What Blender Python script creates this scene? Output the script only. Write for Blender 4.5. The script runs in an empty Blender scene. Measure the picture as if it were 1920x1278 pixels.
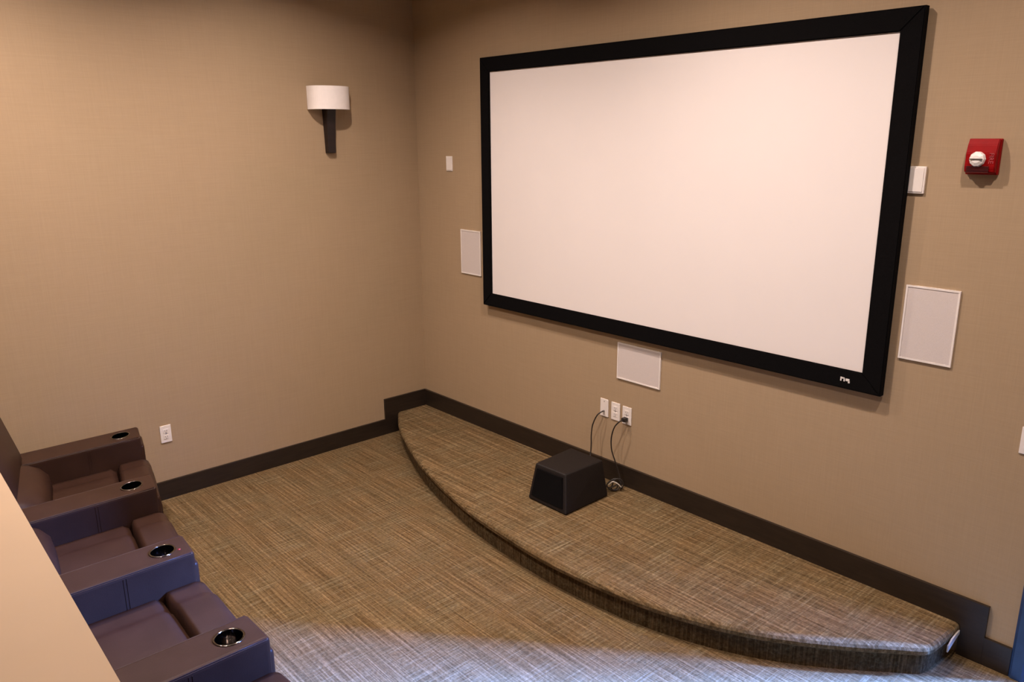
import bpy, bmesh, math, random
from mathutils import Vector, Matrix

random.seed(7)
scn = bpy.context.scene
COL = scn.collection

# ------------------------------------------------------------------ camera
F_PX = 1470.1
cam_d = bpy.data.cameras.new('camera')
cam = bpy.data.objects.new('camera', cam_d)
COL.objects.link(cam)
cam_d.sensor_width = 36.0
cam_d.lens = F_PX / 1920.0 * 36.0
cam_d.clip_start = 0.02
YAW, PITCH, ROLL = -0.8386, 0.2555, -0.0064
fwd = Vector((math.sin(YAW) * math.cos(PITCH), math.cos(YAW) * math.cos(PITCH), -math.sin(PITCH)))
rgt = Vector((math.cos(YAW), -math.sin(YAW), 0))
upv = rgt.cross(fwd)
r2 = math.cos(ROLL) * rgt + math.sin(ROLL) * upv
u2 = -math.sin(ROLL) * rgt + math.cos(ROLL) * upv
M = Matrix((r2, u2, -fwd)).transposed().to_4x4()
M.translation = Vector((5.0899, -3.6099, 2.3114))
cam.matrix_world = M
scn.camera = cam

# ------------------------------------------------------------------ world, light, exposure
scn.view_settings.view_transform = 'Standard'
scn.view_settings.look = 'None'
scn.view_settings.exposure = 0.0
scn.view_settings.gamma = 1.0
scn.view_settings.use_curve_mapping = False
wld = bpy.data.worlds.new('world')
scn.world = wld
wld.use_nodes = True
bg = wld.node_tree.nodes['Background']
bg.inputs['Color'].default_value = (0.45, 0.62, 1.0, 1)
bg.inputs['Strength'].default_value = 1.0

LAMP_COLOR = (1.0, 0.795, 0.70)
# recessed ceiling lights: (x, y, watts)
CANS = [(1.20, -1.45, 36), (2.95, -1.25, 44), (4.50, -1.25, 32),
        (1.00, -3.00, 44), (2.15, -3.10, 34)]
CEIL_Z = 3.62

# daylight through the hall window
day_d = bpy.data.lights.new('hall_window_daylight', 'AREA')
day_d.shape = 'RECTANGLE'
day_d.size = 1.2
day_d.size_y = 3.4
day_d.energy = 42000
day_d.color = (0.11, 0.28, 1.0)
day = bpy.data.objects.new('hall_window_daylight', day_d)
COL.objects.link(day)
day.location = (8.2, 3.60, 5.90)
day.rotation_euler = (math.radians(-90), 0, 0)     # shines towards -y

# ------------------------------------------------------------------ materials
def new_mat(name):
    m = bpy.data.materials.new(name)
    m.use_nodes = True
    nt = m.node_tree
    return m, nt, nt.nodes['Principled BSDF']

def noise(nt, vec, scale, detail=3, rough=0.55):
    n = nt.nodes.new('ShaderNodeTexNoise')
    n.inputs['Scale'].default_value = scale
    n.inputs['Detail'].default_value = detail
    n.inputs['Roughness'].default_value = rough
    if vec is not None:
        nt.links.new(vec, n.inputs['Vector'])
    return n

def mapping(nt, scale, src='Object'):
    tc = nt.nodes.new('ShaderNodeTexCoord')
    mp = nt.nodes.new('ShaderNodeMapping')
    mp.inputs['Scale'].default_value = scale
    nt.links.new(tc.outputs[src], mp.inputs['Vector'])
    return mp.outputs['Vector']

def ramp(nt, fac, stops):
    r = nt.nodes.new('ShaderNodeValToRGB')
    els = r.color_ramp.elements
    while len(els) < len(stops):
        els.new(0.5)
    for e, (pos, c) in zip(els, stops):
        e.position = pos
        e.color = (c[0], c[1], c[2], 1)
    nt.links.new(fac, r.inputs['Fac'])
    return r.outputs['Color']

def mix(nt, fac, a, b, mode='MIX'):
    n = nt.nodes.new('ShaderNodeMix')
    n.data_type = 'RGBA'
    n.blend_type = mode
    for key, v in ((0, fac), (6, a), (7, b)):
        if isinstance(v, (int, float)):
            n.inputs[key].default_value = v
        elif isinstance(v, tuple):
            n.inputs[key].default_value = (*v, 1)
        else:
            nt.links.new(v, n.inputs[key])
    return n.outputs[2]

def bump(nt, bsdf, height, strength, dist):
    b = nt.nodes.new('ShaderNodeBump')
    b.inputs['Strength'].default_value = strength
    b.inputs['Distance'].default_value = dist
    nt.links.new(height, b.inputs['Height'])
    nt.links.new(b.outputs['Normal'], bsdf.inputs['Normal'])

def plain(name, col, rough=0.5, spec=0.5, metal=0.0, var=0.06, scale=30, bmp=0.0):
    m, nt, b = new_mat(name)
    v = mapping(nt, (1, 1, 1))
    n = noise(nt, v, scale)
    lo = tuple(c * (1 - var) for c in col)
    hi = tuple(min(1, c * (1 + var)) for c in col)
    nt.links.new(ramp(nt, n.outputs['Fac'], [(0.3, lo), (0.7, hi)]), b.inputs['Base Color'])
    b.inputs['Roughness'].default_value = rough
    b.inputs['Metallic'].default_value = metal
    b.inputs['Specular IOR Level'].default_value = spec
    if bmp:
        bump(nt, b, n.outputs['Fac'], bmp, 0.002)
    return m

def wall_material():
    m, nt, b = new_mat('tan_wallcovering')
    v1 = mapping(nt, (6, 6, 260))
    v2 = mapping(nt, (260, 260, 5))
    n1 = noise(nt, v1, 1.0, 2)
    n2 = noise(nt, v2, 1.0, 2)
    n3 = noise(nt, mapping(nt, (1, 1, 1)), 1.3, 4)
    w = mix(nt, 0.5, n1.outputs['Color'], n2.outputs['Color'])
    c = ramp(nt, w, [(0.30, (0.345, 0.256, 0.158)), (0.70, (0.410, 0.308, 0.194))])
    c2 = mix(nt, 0.10, c, ramp(nt, n3.outputs['Fac'], [(0.3, (0.33, 0.25, 0.15)), (0.7, (0.47, 0.33, 0.22))]))
    nt.links.new(c2, b.inputs['Base Color'])
    b.inputs['Roughness'].default_value = 0.75
    b.inputs['Specular IOR Level'].default_value = 0.25
    bump(nt, b, w, 0.12, 0.001)
    return m

def carpet_material(name, riser=False, gain=1.0):
    m, nt, b = new_mat(name)
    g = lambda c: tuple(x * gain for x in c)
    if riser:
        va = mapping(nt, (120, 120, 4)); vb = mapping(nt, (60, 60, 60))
    else:
        va = mapping(nt, (1.6, 110, 30)); vb = mapping(nt, (110, 3.0, 30))
    na = noise(nt, va, 1.0, 3, 0.6)
    nb = noise(nt, vb, 1.0, 3, 0.6)
    nc = noise(nt, mapping(nt, (1, 1, 1)), 5.0, 4, 0.65)
    nd = noise(nt, mapping(nt, (1, 1, 1)), 62.0, 4, 0.75)
    cA = ramp(nt, na.outputs['Fac'], [(0.34, g((0.088, 0.053, 0.022))), (0.50, g((0.170, 0.108, 0.049))), (0.66, g((0.30, 0.205, 0.108)))])
    cB = ramp(nt, nb.outputs['Fac'], [(0.36, g((0.085, 0.062, 0.030))), (0.52, g((0.155, 0.125, 0.068))), (0.68, g((0.30, 0.26, 0.165)))])
    fac = ramp(nt, nc.outputs['Fac'], [(0.38, (0.12, 0.12, 0.12)), (0.66, (0.60, 0.60, 0.60))])
    c = mix(nt, fac, cA, cB)
    sp = ramp(nt, nd.outputs['Fac'], [(0.32, (0.58, 0.58, 0.58)), (0.5, (0.95, 0.95, 0.95)), (0.68, (1.35, 1.35, 1.32))])
    c = mix(nt, 0.85, c, sp, 'MULTIPLY')
    nt.links.new(c, b.inputs['Base Color'])
    b.inputs['Roughness'].default_value = 1.0
    b.inputs['Specular IOR Level'].default_value = 0.05
    bump(nt, b, nd.outputs['Fac'], 0.5, 0.006)
    return m

def leather_material():
    m, nt, b = new_mat('brown_leather')
    v = mapping(nt, (1, 1, 1))
    vo = nt.nodes.new('ShaderNodeTexVoronoi')
    vo.inputs['Scale'].default_value = 260
    nt.links.new(v, vo.inputs['Vector'])
    n = noise(nt, v, 9, 4)
    nt.links.new(ramp(nt, n.outputs['Fac'], [(0.3, (0.029, 0.0135, 0.0090)), (0.7, (0.038, 0.0182, 0.0122))]), b.inputs['Base Color'])
    b.inputs['Roughness'].default_value = 0.45
    b.inputs['Specular IOR Level'].default_value = 0.20
    bump(nt, b, vo.outputs['Distance'], 0.15, 0.001)
    return m

def wood_material(name, dark, light, rough):
    m, nt, b = new_mat(name)
    n = noise(nt, mapping(nt, (6, 6, 60)), 1.0, 4, 0.6)
    nt.links.new(ramp(nt, n.outputs['Fac'], [(0.3, dark), (0.7, light)]), b.inputs['Base Color'])
    b.inputs['Roughness'].default_value = rough
    return m

WALL = wall_material()
CARPET = carpet_material('woven_carpet', gain=0.82)
CARPET_STAGE = carpet_material('woven_carpet_stage', gain=0.86)
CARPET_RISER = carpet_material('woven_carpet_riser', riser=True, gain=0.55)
LEATHER = leather_material()
BASEB = wood_material('espresso_baseboard', (0.014, 0.0092, 0.0062), (0.025, 0.0165, 0.0112), 0.42)
SCONCE_WOOD = wood_material('espresso_sconce_wood', (0.007, 0.0035, 0.003), (0.017, 0.007, 0.0055), 0.5)
WHITE_PL = plain('white_plastic', (0.80, 0.76, 0.72), 0.4, var=0.02)
GRILLE = plain('white_grille_cloth', (0.62, 0.57, 0.545), 0.7, var=0.05, scale=400, bmp=0.3)
SHADE = plain('white_shade', (0.92, 0.88, 0.85), 0.6, var=0.02)
SCREEN = plain('matte_screen', (0.79, 0.755, 0.735), 0.9, 0.1, var=0.008, scale=3)
BLACK_VELVET = plain('black_velvet', (0.0035, 0.0032, 0.0035), 0.95, 0.08, var=0.3, scale=200)
BLACK_VINYL = plain('black_vinyl', (0.008, 0.0055, 0.005), 0.6, 0.3, var=0.3, scale=160, bmp=0.3)
BLACK_CORD = plain('black_cord', (0.016, 0.012, 0.010), 0.5, var=0.2)
CHROME = plain('dark_chrome', (0.20, 0.18, 0.17), 0.12, metal=1.0, var=0.05)
CUP_BLACK = plain('cup_black', (0.006, 0.005, 0.005), 0.35, var=0.2)
RED_PL = plain('red_plastic', (0.24, 0.0010, 0.002), 0.5, 0.15, var=0.08)
LENS = plain('strobe_lens', (0.85, 0.83, 0.80), 0.15, var=0.04)
GREY_M = plain('grey_metal', (0.22, 0.21, 0.20), 0.3, metal=0.8, var=0.1)
CREAM = plain('cream_paint', (0.64, 0.46, 0.275), 0.55, 0.35, var=0.03, scale=4)
DOOR_DAYLIT = plain('door_frame_daylit_blue', (0.018, 0.045, 0.125), 0.35, 0.5, var=0.12)  # blue daylight on the dark door frame, put into its base colour
CEIL = plain('ceiling_paint', (0.72, 0.68, 0.62), 0.85, var=0.02)
PALE = plain('pale_grey', (0.55, 0.53, 0.49), 0.6, var=0.1)
RED_BTN = plain('red_button', (0.22, 0.006, 0.02), 0.3, var=0.05)
HALL = plain('hall_paint', (0.25, 0.24, 0.24), 0.8, var=0.03)

# ------------------------------------------------------------------ helpers
def link(name, me, mat, parent=None, smooth=False):
    o = bpy.data.objects.new(name, me)
    COL.objects.link(o)
    if mat is not None:
        me.materials.clear()
        me.materials.append(mat)
    if parent is not None:
        o.parent = parent
    if smooth:
        for p in me.polygons:
            p.use_smooth = True
    return o

def bm_link(name, bm, mat, parent=None, smooth=False):
    bmesh.ops.recalc_face_normals(bm, faces=bm.faces)
    me = bpy.data.meshes.new(name)
    bm.to_mesh(me)
    bm.free()
    return link(name, me, mat, parent, smooth)

def tag(o, label, cat, group=None):
    o['label'] = label
    o['category'] = cat
    if group:
        o['group'] = group
    return o

def struct(o):
    o['kind'] = 'structure'
    return o

def empty(name, loc=(0, 0, 0)):
    o = bpy.data.objects.new(name, None)
    o.empty_display_size = 0.05
    COL.objects.link(o)
    o.location = loc
    return o

def child(o, parent):
    """parent o (whose mesh is in world space) under an empty placed at its own location"""
    o.parent = parent
    o.location = -Vector(parent.location)
    return o

def bm_box(bm, x0, x1, y0, y1, z0, z1, bevel=0.0, seg=2):
    t = bmesh.new()
    bmesh.ops.create_cube(t, size=1)
    for v in t.verts:
        v.co = Vector(((x0 + x1) / 2 + v.co.x * (x1 - x0), (y0 + y1) / 2 + v.co.y * (y1 - y0), (z0 + z1) / 2 + v.co.z * (z1 - z0)))
    if bevel > 0:
        bmesh.ops.bevel(t, geom=t.edges[:], offset=bevel, segments=seg, profile=0.6, affect='EDGES')
    me = bpy.data.meshes.new('tmp')
    t.to_mesh(me)
    t.free()
    bm.from_mesh(me)
    bpy.data.meshes.remove(me)

def box(name, x0, x1, y0, y1, z0, z1, mat, parent=None, bevel=0.0, seg=2, smooth=False):
    bm = bmesh.new()
    bm_box(bm, x0, x1, y0, y1, z0, z1, bevel, seg)
    o = bm_link(name, bm, mat, None, smooth)
    if parent is not None:
        child(o, parent)
    return o

def prism(name, pts, axis, a, b, mat, parent=None):
    """polygon pts in the two other axes, extruded along axis from a to b"""
    bm = bmesh.new()
    def co(p, t):
        if axis == 'x': return (t, p[0], p[1])
        if axis == 'y': return (p[0], t, p[1])
        return (p[0], p[1], t)
    A = [bm.verts.new(co(p, a)) for p in pts]
    B = [bm.verts.new(co(p, b)) for p in pts]
    bm.faces.new(A)
    bm.faces.new(B[::-1])
    n = len(pts)
    for i in range(n):
        bm.faces.new((A[i], A[(i + 1) % n], B[(i + 1) % n], B[i]))
    o = bm_link(name, bm, mat)
    if parent is not None:
        child(o, parent)
    return o

def spline(ctrl, n=10):
    P = [Vector(c) for c in ctrl]
    P = [2 * P[0] - P[1]] + P + [2 * P[-1] - P[-2]]
    out = []
    for i in range(1, len(P) - 2):
        for k in range(n):
            t = k / n
            p0, p1, p2, p3 = P[i - 1:i + 3]
            out.append(0.5 * ((2 * p1) + (p2 - p0) * t + (2 * p0 - 5 * p1 + 4 * p2 - p3) * t * t + (3 * p1 - p0 - 3 * p2 + p3) * t ** 3))
    out.append(P[-2])
    return out

def tube(name, ctrl, r, mat, parent=None, n=8, seg=8):
    pts = spline(ctrl, n)
    bm = bmesh.new()
    rings = []
    for i, p in enumerate(pts):
        d = (pts[min(i + 1, len(pts) - 1)] - pts[max(i - 1, 0)]).normalized()
        a = d.cross(Vector((0.31, 0.17, 0.93))).normalized()
        b = d.cross(a)
        rings.append([bm.verts.new(p + r * (math.cos(2 * math.pi * k / seg) * a + math.sin(2 * math.pi * k / seg) * b)) for k in range(seg)])
    for i in range(len(rings) - 1):
        for k in range(seg):
            bm.faces.new((rings[i][k], rings[i][(k + 1) % seg], rings[i + 1][(k + 1) % seg], rings[i + 1][k]))
    bm.faces.new(rings[0]); bm.faces.new(rings[-1][::-1])
    o = bm_link(name, bm, mat, None, True)
    if parent is not None:
        child(o, parent)
    return o

def lathe(bm, prof, cx, cy, cz, seg=28, axis='z'):
    """prof: list of (r, h)"""
    rings = []
    for r, h in prof:
        ring = []
        for k in range(seg):
            a = 2 * math.pi * k / seg
            if axis == 'z':
                ring.append(bm.verts.new((cx + r * math.cos(a), cy + r * math.sin(a), cz + h)))
            else:   # -y axis
                ring.append(bm.verts.new((cx + r * math.cos(a), cy - h, cz + r * math.sin(a))))
        rings.append(ring)
    for i in range(len(rings) - 1):
        for k in range(seg):
            bm.faces.new((rings[i][k], rings[i][(k + 1) % seg], rings[i + 1][(k + 1) % seg], rings[i + 1][k]))
    return rings

# ------------------------------------------------------------------ room shell
XR = 5.75            # right wall
YB = -6.6            # back wall
DX0, DX1, DZ = 4.385, 5.32, 2.75    # doorway in the screen wall
struct(box('floor', -0.15, XR + 0.15, YB - 0.15, 0.0, -0.12, 0.0, CARPET))
struct(box('ceiling', -0.15, XR + 0.15, YB - 0.15, 0.15, CEIL_Z, CEIL_Z + 0.12, CEIL))
struct(box('wall_left', -0.15, 0.0, YB - 0.15, 0.15, -0.12, CEIL_Z, WALL))
struct(box('wall_right', XR, XR + 0.15, YB - 0.15, 0.15, -0.12, CEIL_Z, WALL))
struct(box('wall_back', 0.0, XR, YB - 0.15, YB, -0.12, CEIL_Z, WALL))
ws = prism('wall_screen', [(0, -0.12), (DX0, -0.12), (DX0, DZ), (DX1, DZ), (DX1, -0.12), (XR, -0.12), (XR, CEIL_Z), (0, CEIL_Z)], 'y', 0.0, 0.15, WALL)
struct(ws)
# raised rear tier behind the half wall
struct(box('floor_riser', 0.0, XR, YB, -3.60, 0.0, 0.65, CARPET))
hw = struct(box('wall_half', 0.0, XR, -3.60, -3.462, 0.0, 1.655, WALL))
cap = struct(prism('trim_1', [(0.0, -3.352), (3.41, -3.412), (4.20, -3.427), (XR, -3.455), (XR, -3.66), (0.0, -3.66)], 'z', 1.655, 1.70, CREAM))
cap['label'] = 'cream painted cap board on top of the half wall'

# doorway frame
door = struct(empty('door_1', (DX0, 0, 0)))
door['label'] = 'door frame at right end of the screen wall, blue daylight painted into its colour'
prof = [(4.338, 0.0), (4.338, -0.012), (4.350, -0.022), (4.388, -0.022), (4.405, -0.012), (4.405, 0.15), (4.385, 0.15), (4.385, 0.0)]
prism('frame_post', prof, 'z', 0.0, DZ + 0.045, DOOR_DAYLIT, door)
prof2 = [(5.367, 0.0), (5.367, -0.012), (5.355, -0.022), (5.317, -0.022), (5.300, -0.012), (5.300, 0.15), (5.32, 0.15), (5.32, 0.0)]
prism('frame_post', prof2, 'z', 0.0, DZ + 0.045, DOOR_DAYLIT, door)
box('frame_head', 4.405, 5.30, -0.022, 0.15, DZ - 0.02, DZ + 0.045, DOOR_DAYLIT, door, 0.004)

# hall beyond the doorway (lets the window daylight in)
struct(box('floor_hall', 2.6, 9.9, 0.0, 3.9, -0.12, -0.001, CARPET))
struct(box('ceiling_hall', 2.6, 9.9, 0.15, 3.9, 8.0, 8.12, HALL))
struct(box('wall_hall_left', 2.45, 2.6, 0.15, 3.9, -0.12, 8.0, HALL))
struct(box('wall_hall_right', 9.75, 9.9, 0.15, 3.9, -0.12, 8.0, HALL))
struct(box('wall_hall_front', XR + 0.15, 9.75, 0.0, 0.15, -0.12, 8.0, HALL))
struct(box('wall_hall_upper', 2.6, XR + 0.15, 0.0, 0.15, CEIL_Z + 0.12, 8.0, HALL))
# window wall with its opening
WX0, WX1, WZ0, WZ1 = 7.6, 8.8, 4.2, 7.6
for nm, a in (('wall_hall_window_left', (2.6, WX0, 3.45, 3.57, -0.12, 8.0)), ('wall_hall_window_right', (WX1, 9.75, 3.45, 3.57, -0.12, 8.0)),
              ('wall_hall_window_sill', (WX0, WX1, 3.45, 3.57, -0.12, WZ0)), ('wall_hall_window_head', (WX0, WX1, 3.45, 3.57, WZ1, 8.0))):
    struct(box(nm, *a, HALL))
win = struct(empty('window_1', (WX0, 3.5, WZ0)))
for i in range(3):
    xx = WX0 + (WX1 - WX0) * i / 2
    box('mullion', max(WX0, xx - 0.025), min(WX1, xx + 0.025), 3.47, 3.54, WZ0, WZ1, BASEB, win)
for zz in (WZ0, WZ1 - 0.05):
    box('window_rail', WX0, WX1, 3.47, 3.54, zz, zz + 0.05, BASEB, win)

# ------------------------------------------------------------------ baseboards
bl = struct(empty('baseboard_left', (0, 0, 0)))
prism('board', [(-3.44, 0), (-0.412, 0), (-0.412, 0.125), (-3.44, 0.125)], 'x', 0, 0.016, BASEB, bl)
prism('board', [(-0.412, 0), (-0.275, 0), (-0.275, 0.155), (-0.016, 0.155), (-0.016, 0.293), (-0.412, 0.293)], 'x', 0, 0.017, BASEB, bl)
bs = struct(empty('baseboard_screen', (0, 0, 0)))
prism('board', [(0, 0.155), (4.125, 0.155), (4.125, 0), (4.228, 0), (4.228, 0.288), (0, 0.288)], 'y', -0.017, 0, BASEB, bs)
prism('board', [(4.228, 0), (4.338, 0), (4.338, 0.134), (4.228, 0.134)], 'y', -0.016, 0, BASEB, bs)
br = struct(empty('baseboard_right', (0, 0, 0)))
prism('board', [(-3.44, 0), (0, 0), (0, 0.13), (-3.44, 0.13)], 'x', XR - 0.016, XR, BASEB, br)

# ------------------------------------------------------------------ stage
edge = spline([(0.0, -0.285, 0), (0.297, -0.472, 0), (0.752, -0.675, 0), (1.105, -0.797, 0), (1.53, -0.905, 0), (1.848, -0.960, 0),
               (2.355, -1.000, 0), (2.719, -0.984, 0), (3.026, -0.938, 0), (3.28, -0.864, 0), (3.497, -0.769, 0), (3.688, -0.650, 0),
               (3.864, -0.513, 0), (3.99, -0.400, 0), (4.080, -0.322, 0), (4.106, -0.278, 0), (4.116, -0.21, 0), (4.125, -0.10, 0), (4.127, -0.018, 0)], 6)
nE = len(edge)
nrm = []
for i in range(nE):
    d = (edge[min(i + 1, nE - 1)] - edge[max(i - 1, 0)]).normalized()
    nrm.append(Vector((-d.y, d.x, 0)))        # points into the stage
nrm[0] = Vector((0, 1, 0))
stage = tag(empty('stage', (2.0, -0.4, 0)), 'low curved stage platform covered in patterned brown carpet along the screen wall', 'stage')
def loft(name, prof, mat, cap_top):
    bm = bmesh.new()
    rows = []
    for ins, z in prof:
        rows.append([bm.verts.new((max(0.0, e.x + n.x * ins), min(-0.0005, e.y + n.y * ins), z)) for e, n in zip(edge, nrm)])
    for a, b in zip(rows, rows[1:]):
        for i in range(nE - 1):
            bm.faces.new((a[i], a[i + 1], b[i + 1], b[i]))
    if cap_top:
        c0 = bm.verts.new((rows[-1][-1].co.x, -0.0005, prof[-1][1])); c1 = bm.verts.new((0.0, -0.0005, prof[-1][1]))
        bm.faces.new(rows[-1] + [c0, c1])
    o = bm_link(name, bm, mat, None, False)
    return child(o, stage)
tread = loft('tread', [(0.040, 0.100), (0.014, 0.106), (0.002, 0.118), (0.0, 0.136), (0.006, 0.149), (0.018, 0.156), (0.04, 0.157)], CARPET_STAGE, True)
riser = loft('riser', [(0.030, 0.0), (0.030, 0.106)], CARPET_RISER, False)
# pale bent strip at the right end of the nosing
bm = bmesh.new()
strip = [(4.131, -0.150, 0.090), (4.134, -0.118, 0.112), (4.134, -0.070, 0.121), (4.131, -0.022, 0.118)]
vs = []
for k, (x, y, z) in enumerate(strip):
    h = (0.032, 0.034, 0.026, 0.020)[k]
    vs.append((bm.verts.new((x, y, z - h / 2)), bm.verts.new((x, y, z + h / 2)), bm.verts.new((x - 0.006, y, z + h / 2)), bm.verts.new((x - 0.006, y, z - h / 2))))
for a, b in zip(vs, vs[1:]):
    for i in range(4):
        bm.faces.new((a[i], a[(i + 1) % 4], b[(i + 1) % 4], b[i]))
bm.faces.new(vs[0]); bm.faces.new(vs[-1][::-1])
es = child(bm_link('bent_strip', bm, PALE), stage)
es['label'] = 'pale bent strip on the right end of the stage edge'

# ------------------------------------------------------------------ projection screen
SX0, SZ0, SW = 0.9159, 1.2291, 2.66
SH = SW * 9 / 16
BZ = 0.0933
FR, FD = -0.052, 0.038      # front plane, depth
ps = tag(empty('projection_screen', (SX0 + SW / 2, 0, SZ0 - BZ)), 'large white projection screen in a wide black frame on the tan wall', 'screen')
def rail(pts):
    bm = bmesh.new()
    A = [bm.verts.new((x, FR, z)) for x, z in pts]
    B = [bm.verts.new((x, FR + FD, z)) for x, z in pts]
    bm.faces.new(A); bm.faces.new(B[::-1])
    for i in range(4):
        bm.faces.new((A[i], A[(i + 1) % 4], B[(i + 1) % 4], B[i]))
    bmesh.ops.bevel(bm, geom=[e for e in bm.edges if abs(e.verts[0].co.y - FR) < 1e-6 and abs(e.verts[1].co.y - FR) < 1e-6], offset=0.004, segments=2, affect='EDGES')
    return child(bm_link('frame_rail', bm, BLACK_VELVET), ps)
x0, x1, z0, z1 = SX0, SX0 + SW, SZ0, SZ0 + SH
X0, X1, Z0, Z1 = x0 - BZ, x1 + BZ, z0 - BZ, z1 + BZ
for q in ([(X0, Z0), (X1, Z0), (x1, z0), (x0, z0)], [(X0, Z1), (x0, z1), (x1, z1), (X1, Z1)],
          [(X0, Z0), (x0, z0), (x0, z1), (X0, Z1)], [(X1, Z0), (X1, Z1), (x1, z1), (x1, z0)]):
    rail(q)
box('screen_surface', x0 - 0.01, x1 + 0.01, -0.040, -0.034, z0 - 0.01, z1 + 0.01, SCREEN, ps)
for bx_ in (x0 + 0.4, x1 - 0.4):
    box('mount_bracket', bx_, bx_ + 0.12, FR + FD, 0.0, z1 - 0.05, z1 + 0.03, GREY_M, ps)
    box('mount_bracket', bx_, bx_ + 0.12, FR + FD, 0.0, z0 - 0.03, z0 + 0.05, GREY_M, ps)
# small white mark on the lower rail
bm = bmesh.new()
lx, lz = 3.478, 1.180
for dx, dz, w, h in ((0.0, -0.008, 0.006, 0.020), (0.006, 0.004, 0.014, 0.007), (0.016, -0.008, 0.006, 0.016), (0.026, -0.004, 0.018, 0.012), (0.038, -0.012, 0.008, 0.010)):
    bm_box(bm, lx + dx, lx + dx + w, FR - 0.002, FR + 0.001, lz + dz, lz + dz + h)
mk = child(bm_link('logo_mark', bm, WHITE_PL), ps)
mk['label'] = 'tiny white maker mark'

# ------------------------------------------------------------------ wall speakers, plates
def wall_speaker(xa, xb, za, zb, label):
    t = tag(empty('wall_speaker', ((xa + xb) / 2, 0, za)), label, 'speaker', 'in-wall speakers around the screen')
    bm = bmesh.new()
    w, d = 0.008, 0.009
    for a in ((xa, xa + w, za, zb), (xb - w, xb, za, zb), (xa + w, xb - w, za, za + w), (xa + w, xb - w, zb - w, zb)):
        bm_box(bm, a[0], a[1], -d, 0.0, a[2], a[3])
    child(bm_link('rim', bm, WHITE_PL), t)
    box('grille', xa + w, xb - w, -0.0065, -0.001, za + w, zb - w, GRILLE, t)
    return t
wall_speaker(0.522, 0.750, 1.326, 1.650, 'white rectangular wall speaker tucked behind left edge of the screen')
wall_speaker(3.710, 3.934, 1.325, 1.662, 'tall white wall speaker right of the screen, below the fire alarm')
wall_speaker(2.056, 2.386, 0.852, 1.082, 'wide white wall speaker under the middle of the screen')

def screws(t, x, zs, axis='y', y=0):
    for z in zs:
        bm = bmesh.new()
        lathe(bm, [(0.0001, 0.0015), (0.0028, 0.0015), (0.0034, 0.0)], x, y, z, 10, 'y')
        child(bm_link('screw', bm, GREY_M), t)

def plate(xa, xb, za, zb, label, kind, d=0.006, group=None):
    nm = {'blank': 'blank_plate', 'outlet': 'outlet_plate', 'jack': 'jack_plate', 'switch': 'light_switch'}[kind]
    t = tag(empty(nm, ((xa + xb) / 2, 0, za)), label, {'blank': 'wall plate', 'outlet': 'outlet', 'jack': 'wall plate', 'switch': 'light switch'}[kind], group)
    box('cover', xa, xb, -d, 0.0, za, zb, WHITE_PL, t, 0.002)
    xm, zm = (xa + xb) / 2, (za + zb) / 2
    if kind == 'outlet':
        for s in (-1, 1):
            zc = zm + s * 0.020
            box('receptacle', xm - 0.016, xm + 0.016, -d - 0.002, -d + 0.001, zc - 0.014, zc + 0.014, WHITE_PL, t, 0.0008)
            bm = bmesh.new()
            for q in (-0.006, 0.006):
                bm_box(bm, xm + q - 0.001, xm + q + 0.001, -d - 0.0026, -d - 0.0015, zc - 0.002, zc + 0.007)
            bm_box(bm, xm - 0.002, xm + 0.002, -d - 0.0026, -d - 0.0015, zc - 0.010, zc - 0.006)
            child(bm_link('slots', bm, CUP_BLACK), t)
        screws(t, xm, [zm], y=-d)
    elif kind == 'jack':
        screws(t, xm, [za + 0.015, zb - 0.015], y=-d)
        bm = bmesh.new()
        lathe(bm, [(0.0001, 0.008), (0.0045, 0.008), (0.0055, 0.0)], xm, -d, zm - 0.022, 12, 'y')
        child(bm_link('jack', bm, GREY_M), t)
    elif kind == 'switch':
        box('rocker', xm - 0.0165, xm + 0.0165, -d - 0.004, -d + 0.001, zm - 0.033, zm + 0.033, WHITE_PL, t, 0.001)
    else:
        box('front_face', xa + 0.007, xb - 0.007, -d - 0.003, -d + 0.001, za + 0.007, zb - 0.007, WHITE_PL, t, 0.001)
    return t
plate(0.366, 0.438, 2.066, 2.172, 'small white blank plate high on wall left of the screen', 'blank')
plate(3.664, 3.734, 2.061, 2.175, 'white blank plate at right edge of the screen near red alarm', 'blank', 0.012)
grp = 'plates above the subwoofer'
plate(1.924, 1.991, 0.572, 0.688, 'leftmost of three white plates above black subwoofer, thin cable attached', 'jack', group=grp)
plate(2.016, 2.087, 0.570, 0.686, 'middle of three white outlet plates above black subwoofer, nothing plugged in', 'outlet', group=grp)
plate(2.108, 2.179, 0.567, 0.681, 'rightmost of three white plates above subwoofer, black plug in it', 'outlet', group=grp)
plate(4.236, 4.306, 1.020, 1.136, 'white light switch beside the door frame at picture edge', 'switch')
# outlet on the left wall
ow = plate(-0.035, 0.035, -0.058, 0.058, 'white duplex outlet on left wall beside the recliners', 'outlet')
ow.location = (0, -2.082, 0.387)
ow.rotation_euler = (0, 0, math.radians(90))

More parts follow.
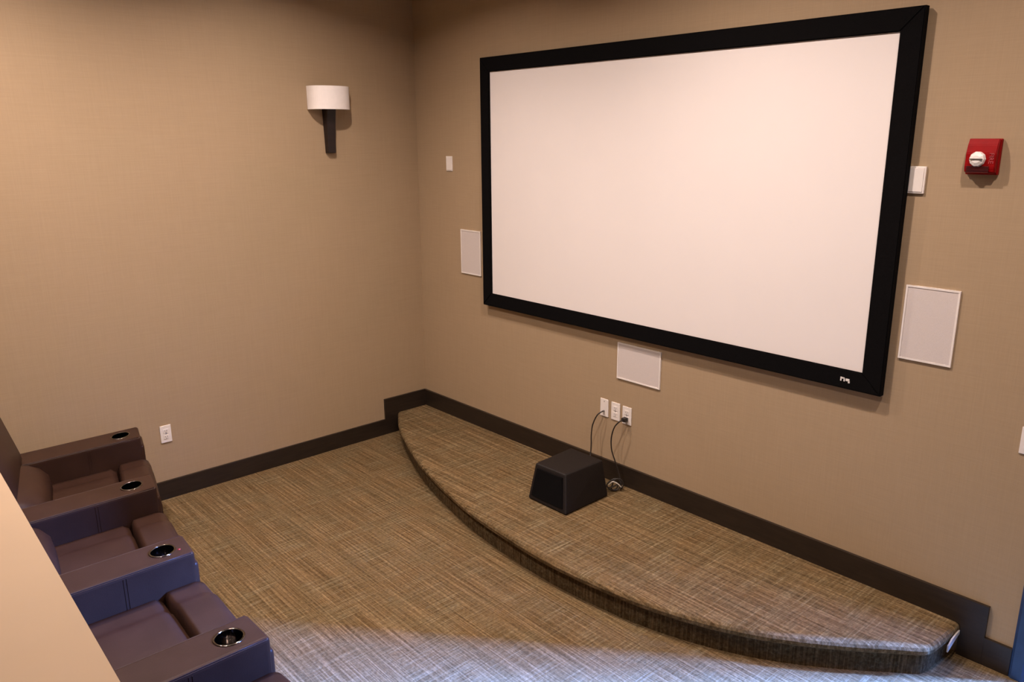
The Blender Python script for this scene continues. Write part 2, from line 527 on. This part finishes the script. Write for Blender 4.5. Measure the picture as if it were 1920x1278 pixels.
# ------------------------------------------------------------------ fire alarm
fa = tag(empty('fire_alarm', (3.955, 0, 2.137)), 'red wall-mounted fire alarm strobe with clear lens', 'fire alarm')
AX0, AX1, AZ0, AZ1 = 3.890, 4.010, 2.148, 2.290
box('back_plate', AX0, AX1, -0.020, 0.0, AZ0, AZ1, RED_PL, fa, 0.004)
bm = bmesh.new()
prof = [(-0.018, AZ0 + 0.003), (-0.046, AZ0 + 0.010), (-0.052, AZ0 + 0.030), (-0.050, AZ0 + 0.085), (-0.042, AZ0 + 0.118), (-0.030, AZ1 - 0.002), (-0.018, AZ1 - 0.002)]
L = [bm.verts.new((AX0 + 0.004, y, z)) for y, z in prof]
Rr = [bm.verts.new((AX1 - 0.004, y, z)) for y, z in prof]
bm.faces.new(L); bm.faces.new(Rr[::-1])
for i in range(len(prof)):
    j = (i + 1) % len(prof)
    bm.faces.new((L[i], L[j], Rr[j], Rr[i]))
bmesh.ops.bevel(bm, geom=bm.edges[:], offset=0.003, segments=2, affect='EDGES')
child(bm_link('housing', bm, RED_PL), fa)
bm = bmesh.new()
lathe(bm, [(0.031, -0.006), (0.031, 0.004), (0.027, 0.014), (0.015, 0.020), (0.0005, 0.021)], 3.940, -0.050, 2.210, 10, 'y')
ln = child(bm_link('strobe_lens', bm, LENS), fa)
o_ = box('strobe_tube', 3.916, 3.964, -0.0735, -0.0700, 2.2085, 2.2125, GREY_M, None)
o_.parent = ln; o_.location = (0, 0, 0)
bm = bmesh.new()
for k in range(5):
    bm_box(bm, 3.902, 3.985, -0.0540, -0.045, 2.158 + 0.0055 * k, 2.1605 + 0.0055 * k)
child(bm_link('horn_slots', bm, plain('dark_red_slots', (0.06, 0.001, 0.002), 0.6)), fa)
tx = bpy.data.curves.new('fire_text', 'FONT')
tx.body = 'FIRE'
tx.size = 0.024
tx.extrude = 0.0004
tx.align_x = 'CENTER'; tx.align_y = 'CENTER'
to = bpy.data.objects.new('t', tx)
COL.objects.link(to)
bpy.context.view_layer.update()
me = bpy.data.meshes.new_from_object(to.evaluated_get(bpy.context.evaluated_depsgraph_get()))
bpy.data.objects.remove(to)
le = link('lettering', me, plain('pink_white_ink', (0.42, 0.07, 0.08), 0.5), fa)
le.rotation_euler = (math.radians(90), math.radians(90), 0)
le.location = Vector((3.989, -0.0525, 2.214)) - Vector(fa.location)

# ------------------------------------------------------------------ wall sconce
sc = tag(empty('wall_sconce', (0, -0.752, 2.2)), 'wall sconce with white half-round shade on a dark wooden strap', 'wall lamp')
bm = bmesh.new()
N = 28
outer, inner = [], []
hw_, dp = 0.152, 0.130
for k in range(N + 1):
    a = math.pi * k / N
    c = Vector((dp * math.sin(a) ** 0.75 if math.sin(a) > 1e-6 else 0.0, -0.752 - hw_ * math.cos(a), 0))
    outer.append(c)
    inner.append(Vector((max(0, c.x - 0.005), -0.752 - (hw_ - 0.005) * math.cos(a), 0)))
ZS0, ZS1 = 2.497, 2.650
def ring(lst, z): return [bm.verts.new((v.x + 0.004, v.y, z)) for v in lst]
oB, oT, iB, iT = ring(outer, ZS0), ring(outer, ZS1), ring(inner, ZS0), ring(inner, ZS1)
for k in range(N):
    bm.faces.new((oB[k], oB[k + 1], oT[k + 1], oT[k]))
    bm.faces.new((iB[k], iT[k], iT[k + 1], iB[k + 1]))
    bm.faces.new((oT[k], oT[k + 1], iT[k + 1], iT[k]))
    bm.faces.new((oB[k], iB[k], iB[k + 1], oB[k + 1]))
child(bm_link('shade', bm, SHADE, None, False), sc)
bm = bmesh.new()   # diffuser closing the bottom
d = [bm.verts.new((v.x + 0.004, v.y, ZS0 + 0.012)) for v in inner]
bm.faces.new(d)
child(bm_link('diffuser', bm, SHADE), sc)
bm = bmesh.new()   # tapered strap
st = [(2.204, 0.036, 0.036), (2.30, 0.038, 0.040), (2.42, 0.041, 0.050), (2.53, 0.044, 0.062)]
rows = []
for z, h, dd in st:
    rows.append([bm.verts.new((0.0, -0.752 - h, z)), bm.verts.new((dd, -0.752 - h * 0.8, z)), bm.verts.new((dd, -0.752 + h * 0.8, z)), bm.verts.new((0.0, -0.752 + h, z))])
for a, b in zip(rows, rows[1:]):
    for i in range(4):
        bm.faces.new((a[i], a[(i + 1) % 4], b[(i + 1) % 4], b[i]))
bm.faces.new(rows[0]); bm.faces.new(rows[-1][::-1])
bmesh.ops.bevel(bm, geom=bm.edges[:], offset=0.003, segments=1, affect='EDGES')
child(bm_link('strap', bm, SCONCE_WOOD), sc)

# ------------------------------------------------------------------ subwoofer
sw = tag(empty('subwoofer', (2.0, -0.38, 0.157)), 'black wedge-shaped subwoofer box standing on the carpeted stage', 'subwoofer')
bm = bmesh.new()
zb, zt = 0.163, 0.378
B = [(1.866, -0.588), (2.188, -0.588), (2.182, -0.205), (1.852, -0.205)]
T = [(1.872, -0.530), (2.118, -0.520), (2.124, -0.198), (1.852, -0.198)]
vb = [bm.verts.new((x, y, zb)) for x, y in B]; vt = [bm.verts.new((x, y, zt)) for x, y in T]
bm.faces.new(vb); bm.faces.new(vt)
for i in range(4):
    bm.faces.new((vb[i], vb[(i + 1) % 4], vt[(i + 1) % 4], vt[i]))
bmesh.ops.recalc_face_normals(bm, faces=bm.faces)
bmesh.ops.bevel(bm, geom=bm.edges[:], offset=0.012, segments=3, profile=0.6, affect='EDGES')
child(bm_link('cabinet', bm, BLACK_VINYL), sw)
bm = bmesh.new()    # cloth grille on the slanted front
G = [(1.892, -0.580, 0.19), (2.155, -0.579, 0.19), (2.104, -0.532, 0.355), (1.900, -0.540, 0.355)]
ga = [bm.verts.new((x, y - 0.006, z)) for x, y, z in G]; gb = [bm.verts.new((x, y + 0.015, z)) for x, y, z in G]
bm.faces.new(ga); bm.faces.new(gb[::-1])
for i in range(4):
    bm.faces.new((ga[i], ga[(i + 1) % 4], gb[(i + 1) % 4], gb[i]))
child(bm_link('grille', bm, BLACK_VELVET), sw)
for x, y in ((1.90, -0.55), (2.14, -0.55), (1.89, -0.245), (2.13, -0.245)):
    bm = bmesh.new()
    lathe(bm, [(0.0005, 0.0), (0.014, 0.0), (0.014, 0.012), (0.0005, 0.012)], x, y, 0.157, 12)
    child(bm_link('foot', bm, CUP_BLACK), sw)

# cables
cb = tag(empty('audio_cable', (1.957, -0.01, 0.6)), 'thin dark audio cable drooping from left plate down behind subwoofer', 'cable')
tube('cord', [(1.957, -0.012, 0.608), (1.957, -0.030, 0.607), (1.940, -0.052, 0.585), (1.914, -0.062, 0.52), (1.908, -0.068, 0.45), (1.915, -0.075, 0.38),
              (1.93, -0.10, 0.31), (1.97, -0.17, 0.27), (2.00, -0.195, 0.265)], 0.0042, BLACK_CORD, cb)
bm = bmesh.new()
lathe(bm, [(0.0005, 0.028), (0.004, 0.028), (0.006, 0.010), (0.006, 0.0), (0.0005, 0.0)], 1.957, -0.006, 0.608, 12, 'y')
child(bm_link('plug', bm, GREY_M), cb)
pc = tag(empty('power_cord', (2.143, -0.01, 0.6)), 'black power cord from right plate hanging and coiling on stage beside subwoofer', 'cable')
ctrl = [(2.143, -0.040, 0.604), (2.133, -0.062, 0.596), (2.105, -0.075, 0.555), (2.083, -0.075, 0.48), (2.083, -0.070, 0.40), (2.105, -0.062, 0.33), (2.135, -0.055, 0.25), (2.160, -0.060, 0.19), (2.178, -0.080, 0.166)]
for k in range(1, 19):       # loose coil leaning on the carpet
    a = -0.5 * math.pi + 2.0 * math.pi * k / 8.0
    off = 0.020 * (k // 7)
    e1, e2 = Vector((0.67, 0.74, 0)), Vector((-0.18, 0.17, 0.97))
    c_ = Vector((2.172 - off * 0.6, -0.105 - off * 0.6, 0.202)) + 0.034 * math.cos(a) * e1 + 0.036 * math.sin(a) * e2
    ctrl.append(tuple(c_))
ctrl += [(2.15, -0.16, 0.19), (2.13, -0.195, 0.22)]
tube('cord', ctrl, 0.0042, BLACK_CORD, pc, 6)
box('plug', 2.128, 2.158, -0.044, -0.008, 0.592, 0.616, BLACK_CORD, pc, 0.005)
tg = tube('cable_tie', [(2.135, -0.150, 0.200), (2.155, -0.135, 0.224), (2.180, -0.118, 0.214), (2.195, -0.100, 0.190)], 0.004, PALE, pc)
tg['label'] = 'pale tie around the coil'

# ------------------------------------------------------------------ recliners
def FRONT(x):          # the row bends gently: y of the arm fronts along x
    pts = [(0.0, -2.255), (0.40, -2.345), (1.09, -2.50), (1.86, -2.612), (2.63, -2.648), (3.4, -2.61)]
    for (a, ya), (b, yb) in zip(pts, pts[1:]):
        if x <= b or b == 3.4:
            return ya + (yb - ya) * (x - a) / (b - a)
ARM_W, PITCHX, ARM_C0 = 0.19, 0.77, 0.335
ARM_Z = 0.622

def bend_obj(o):
    for v in o.data.vertices:
        v.co.y += FRONT(v.co.x)
    o.data.update()

def arm_mesh(cx):
    bm = bmesh.new()
    bm_box(bm, cx - ARM_W / 2, cx + ARM_W / 2, -0.70, 0.0, 0.05, ARM_Z, 0.016, 3)
    bmesh.ops.recalc_face_normals(bm, faces=bm.faces)
    me = bpy.data.meshes.new('arm'); bm.to_mesh(me); bm.free()
    a = bpy.data.objects.new('arm_tmp', me); COL.objects.link(a)
    cm = bmesh.new()
    bmesh.ops.create_cone(cm, cap_ends=True, segments=32, radius1=0.047, radius2=0.047, depth=0.16)
    for v in cm.verts:
        v.co += Vector((cx, -0.105, ARM_Z))
    cme = bpy.data.meshes.new('cut'); cm.to_mesh(cme); cm.free()
    c = bpy.data.objects.new('cut_tmp', cme); COL.objects.link(c)
    md = a.modifiers.new('b', 'BOOLEAN'); md.object = c; md.operation = 'DIFFERENCE'; md.solver = 'EXACT'
    bpy.context.view_layer.update()
    dg = bpy.context.evaluated_depsgraph_get()
    out = bpy.data.meshes.new_from_object(a.evaluated_get(dg))
    bpy.data.objects.remove(a); bpy.data.objects.remove(c)
    return out

def make_arm(root, cx):
    a = link('armrest', arm_mesh(cx), LEATHER)
    bend_obj(a); child(a, root)
    def sub(o):
        bend_obj(o)
        o.parent = a; o.location = (0, 0, 0)
        return o
    bm = bmesh.new()    # cup holder: rim and steel cup
    lathe(bm, [(0.0462, -0.004), (0.0462, 0.003), (0.050, 0.0045), (0.054, 0.003), (0.055, 0.0005)], cx, -0.105, ARM_Z, 32)
    sub(bm_link('cup_rim', bm, CHROME, None, True))
    bm = bmesh.new()
    lathe(bm, [(0.0462, 0.002), (0.0455, -0.03), (0.044, -0.070), (0.040, -0.076), (0.0005, -0.076)], cx, -0.105, ARM_Z, 32)
    sub(bm_link('cup_well', bm, CHROME, None, True))
    bm = bmesh.new()    # dark base pad of the cup
    lathe(bm, [(0.0005, -0.0745), (0.036, -0.0745), (0.036, -0.0755)], cx, -0.105, ARM_Z, 24)
    sub(bm_link('cup_pad', bm, CUP_BLACK))
    # rolled welts along the top edges, double seam on each side
    for s in (-1, 1):
        o = tube('welt', [(cx + s * (ARM_W / 2 - 0.007), -0.69, ARM_Z - 0.004), (cx + s * (ARM_W / 2 - 0.007), -0.35, ARM_Z - 0.004), (cx + s * (ARM_W / 2 - 0.007), -0.012, ARM_Z - 0.004)], 0.0045, LEATHER, None, 3, 6)
        sub(o)
        bm = bmesh.new()
        for q in (-0.285, -0.273):
            bm_box(bm, cx + s * ARM_W / 2 - 0.002, cx + s * ARM_W / 2 + 0.002, q - 0.0015, q + 0.0015, 0.08, ARM_Z - 0.016)
        sub(bm_link('seam', bm, LEATHER))
    # padded front panel, slightly proud, swelling below the arm pad
    bm = bmesh.new()
    bm_box(bm, cx - ARM_W / 2 + 0.006, cx + ARM_W / 2 - 0.006, -0.03, 0.014, 0.06, ARM_Z - 0.055, 0.018, 3)
    sub(bm_link('front_panel', bm, LEATHER, None, True))
    return a

def cushion(name, xa, xb, ya, yb, zfun, zbot, root, nx=24, ny=16):
    bm = bmesh.new()
    def pos(i, j):
        return xa + (xb - xa) * i / nx, ya + (yb - ya) * j / ny
    top = [[None] * (ny + 1) for _ in range(nx + 1)]; bot = [[None] * (ny + 1) for _ in range(nx + 1)]
    for i in range(nx + 1):
        for j in range(ny + 1):
            x, y = pos(i, j)
            top[i][j] = bm.verts.new((x, y, zfun(x, y)))
            bot[i][j] = bm.verts.new((x, y, zbot))
    for i in range(nx):
        for j in range(ny):
            bm.faces.new((top[i][j], top[i + 1][j], top[i + 1][j + 1], top[i][j + 1]))
            bm.faces.new((bot[i][j], bot[i][j + 1], bot[i + 1][j + 1], bot[i + 1][j]))
    for i in range(nx):
        bm.faces.new((top[i][0], bot[i][0], bot[i + 1][0], top[i + 1][0]))
        bm.faces.new((top[i][ny], top[i + 1][ny], bot[i + 1][ny], bot[i][ny]))
    for j in range(ny):
        bm.faces.new((top[0][j], top[0][j + 1], bot[0][j + 1], bot[0][j]))
        bm.faces.new((top[nx][j], bot[nx][j], bot[nx][j + 1], top[nx][j + 1]))
    o = bm_link(name, bm, LEATHER, None, True)
    bend_obj(o)
    return child(o, root)

def edge_round(d, r):
    d = max(0.0, min(d, r))
    return r - math.sqrt(max(0, r * r - (r - d) ** 2))

def make_recliner(i, label):
    xl = ARM_C0 + PITCHX * i + ARM_W / 2        # inner face of the left arm
    xr = xl + PITCHX - ARM_W
    xm = (xl + xr) / 2
    base = (xm, FRONT(xm) - 0.35, 0)
    root = tag(empty('recliner', base), label, 'recliner', 'row of brown leather theater recliners')
    if i == 0:
        make_arm(root, ARM_C0)
    make_arm(root, ARM_C0 + PITCHX * (i + 1))
    e = 0.004
    def prof(x, y, ya, yb, zc, rf, rb):
        z = zc
        z -= edge_round(yb - y, rf) * 0 + (rf - math.sqrt(max(0, rf * rf - max(0, rf - (yb - y)) ** 2)))
        z -= (rb - math.sqrt(max(0, rb * rb - max(0, rb - (y - ya)) ** 2)))
        s = abs(x - xm)
        # side bolster beyond a seam
        if s > 0.15:
            z -= 0.010 * math.sin(min(1, (s - 0.15) / 0.10) * math.pi) * 0 + 0.010 + 0.04 * (s - 0.15)
        else:
            z += 0.006 * (1 - (s / 0.15) ** 4)
        return z
    cushion('seat', xl + e, xr - e, -0.62, -0.152, lambda x, y: prof(x, y, -0.62, -0.152, 0.487, 0.022, 0.02), 0.30, root)
    cushion('leg_rest', xl + e, xr - e, -0.140, 0.036, lambda x, y: prof(x, y, -0.140, 0.036, 0.502, 0.060, 0.018), 0.12, root)
    b = box('base', xl + e, xr - e, -0.66, 0.0, 0.03, 0.31, LEATHER, None, 0.01)
    b2 = b; bend_obj(b2); child(b2, root)
    for fx in (xl + 0.05, xr - 0.05):
        for fy in (-0.6, -0.08):
            bm = bmesh.new()
            lathe(bm, [(0.0005, 0.0), (0.022, 0.0), (0.022, 0.032), (0.0005, 0.032)], fx, fy, 0.0, 12)
            o = bm_link('foot', bm, CUP_BLACK); bend_obj(o); child(o, root)
    # lumbar roll between the arms
    bm = bmesh.new()
    pr = [(-0.50, 0.44), (-0.475, 0.50), (-0.485, 0.56), (-0.515, 0.600), (-0.56, 0.628), (-0.60, 0.645), (-0.64, 0.65), (-0.66, 0.44)]
    n = 10
    rows = []
    for k in range(n + 1):
        x = xl + e + (xr - xl - 2 * e) * k / n
        t = abs(2 * k / n - 1)
        sh = 0.016 * t ** 6
        rows.append([bm.verts.new((x, y - sh, z - sh)) for y, z in pr])
    for a, c in zip(rows, rows[1:]):
        for q in range(len(pr)):
            r_ = (q + 1) % len(pr)
            bm.faces.new((a[q], a[r_], c[r_], c[q]))
    bm.faces.new(rows[0]); bm.faces.new(rows[-1][::-1])
    o = bm_link('lumbar_cushion', bm, LEATHER, None, True); bend_obj(o); child(o, root)
    # upper back, leaning, as wide as the unit
    bm = bmesh.new()
    bm_box(bm, xl - ARM_W / 2 + 0.006, xr + ARM_W / 2 - 0.006, -0.095, 0.0, 0.0, 0.38, 0.03, 3)
    sh = math.tan(math.radians(15))
    for v in bm.verts:
        v.co = Vector((v.co.x, v.co.y - 0.600 - sh * v.co.z, v.co.z + 0.628))
    o = bm_link('backrest', bm, LEATHER, None, True); bend_obj(o); child(o, root)
    return root
make_recliner(0, 'brown leather recliner next to the left wall, with cup holders in both arms')
make_recliner(1, 'brown leather recliner second from the left wall')
make_recliner(2, 'brown leather recliner third from left wall, nearest cup holder showing clearly')
make_recliner(3, 'brown leather recliner barely in view at the bottom edge')
# small red button beside the cup holder of the second recliner
bm = bmesh.new()
cxb = ARM_C0 + 2 * PITCHX + 0.035
lathe(bm, [(0.006, 0.0), (0.006, 0.002), (0.004, 0.003), (0.0005, 0.003)], cxb, FRONT(cxb) - 0.045, ARM_Z, 14)
rb = bm_link('power_button', bm, RED_BTN)
for o in bpy.data.objects:
    if o.name == 'recliner.001':
        child(rb, o)
        rb['label'] = 'small red button'

# ------------------------------------------------------------------ recessed ceiling lights
for k, (x, y, wts) in enumerate(CANS):
    t = tag(empty('recessed_light', (x, y, CEIL_Z)), ['recessed ceiling downlight above the left end of the stage', 'recessed ceiling downlight in front of the middle of the screen', 'recessed ceiling downlight nearest the fire alarm and doorway', 'recessed ceiling downlight above the recliner by the left wall', 'recessed ceiling downlight above the recliner at the bottom edge'][k], 'ceiling light', 'recessed ceiling lights')
    bm = bmesh.new()
    lathe(bm, [(0.085, 0.0), (0.085, -0.006), (0.068, -0.010), (0.062, -0.002)], x, y, CEIL_Z, 24)
    child(bm_link('trim_ring', bm, WHITE_PL), t)
    ld = bpy.data.lights.new('downlight', 'AREA')
    ld.shape = 'DISK'
    ld.size = 0.11
    ld.energy = wts
    ld.spread = math.radians(145)
    ld.color = LAMP_COLOR
    lo = bpy.data.objects.new('downlight', ld)
    COL.objects.link(lo)
    lo.parent = t
    lo.location = (0, 0, -0.02)
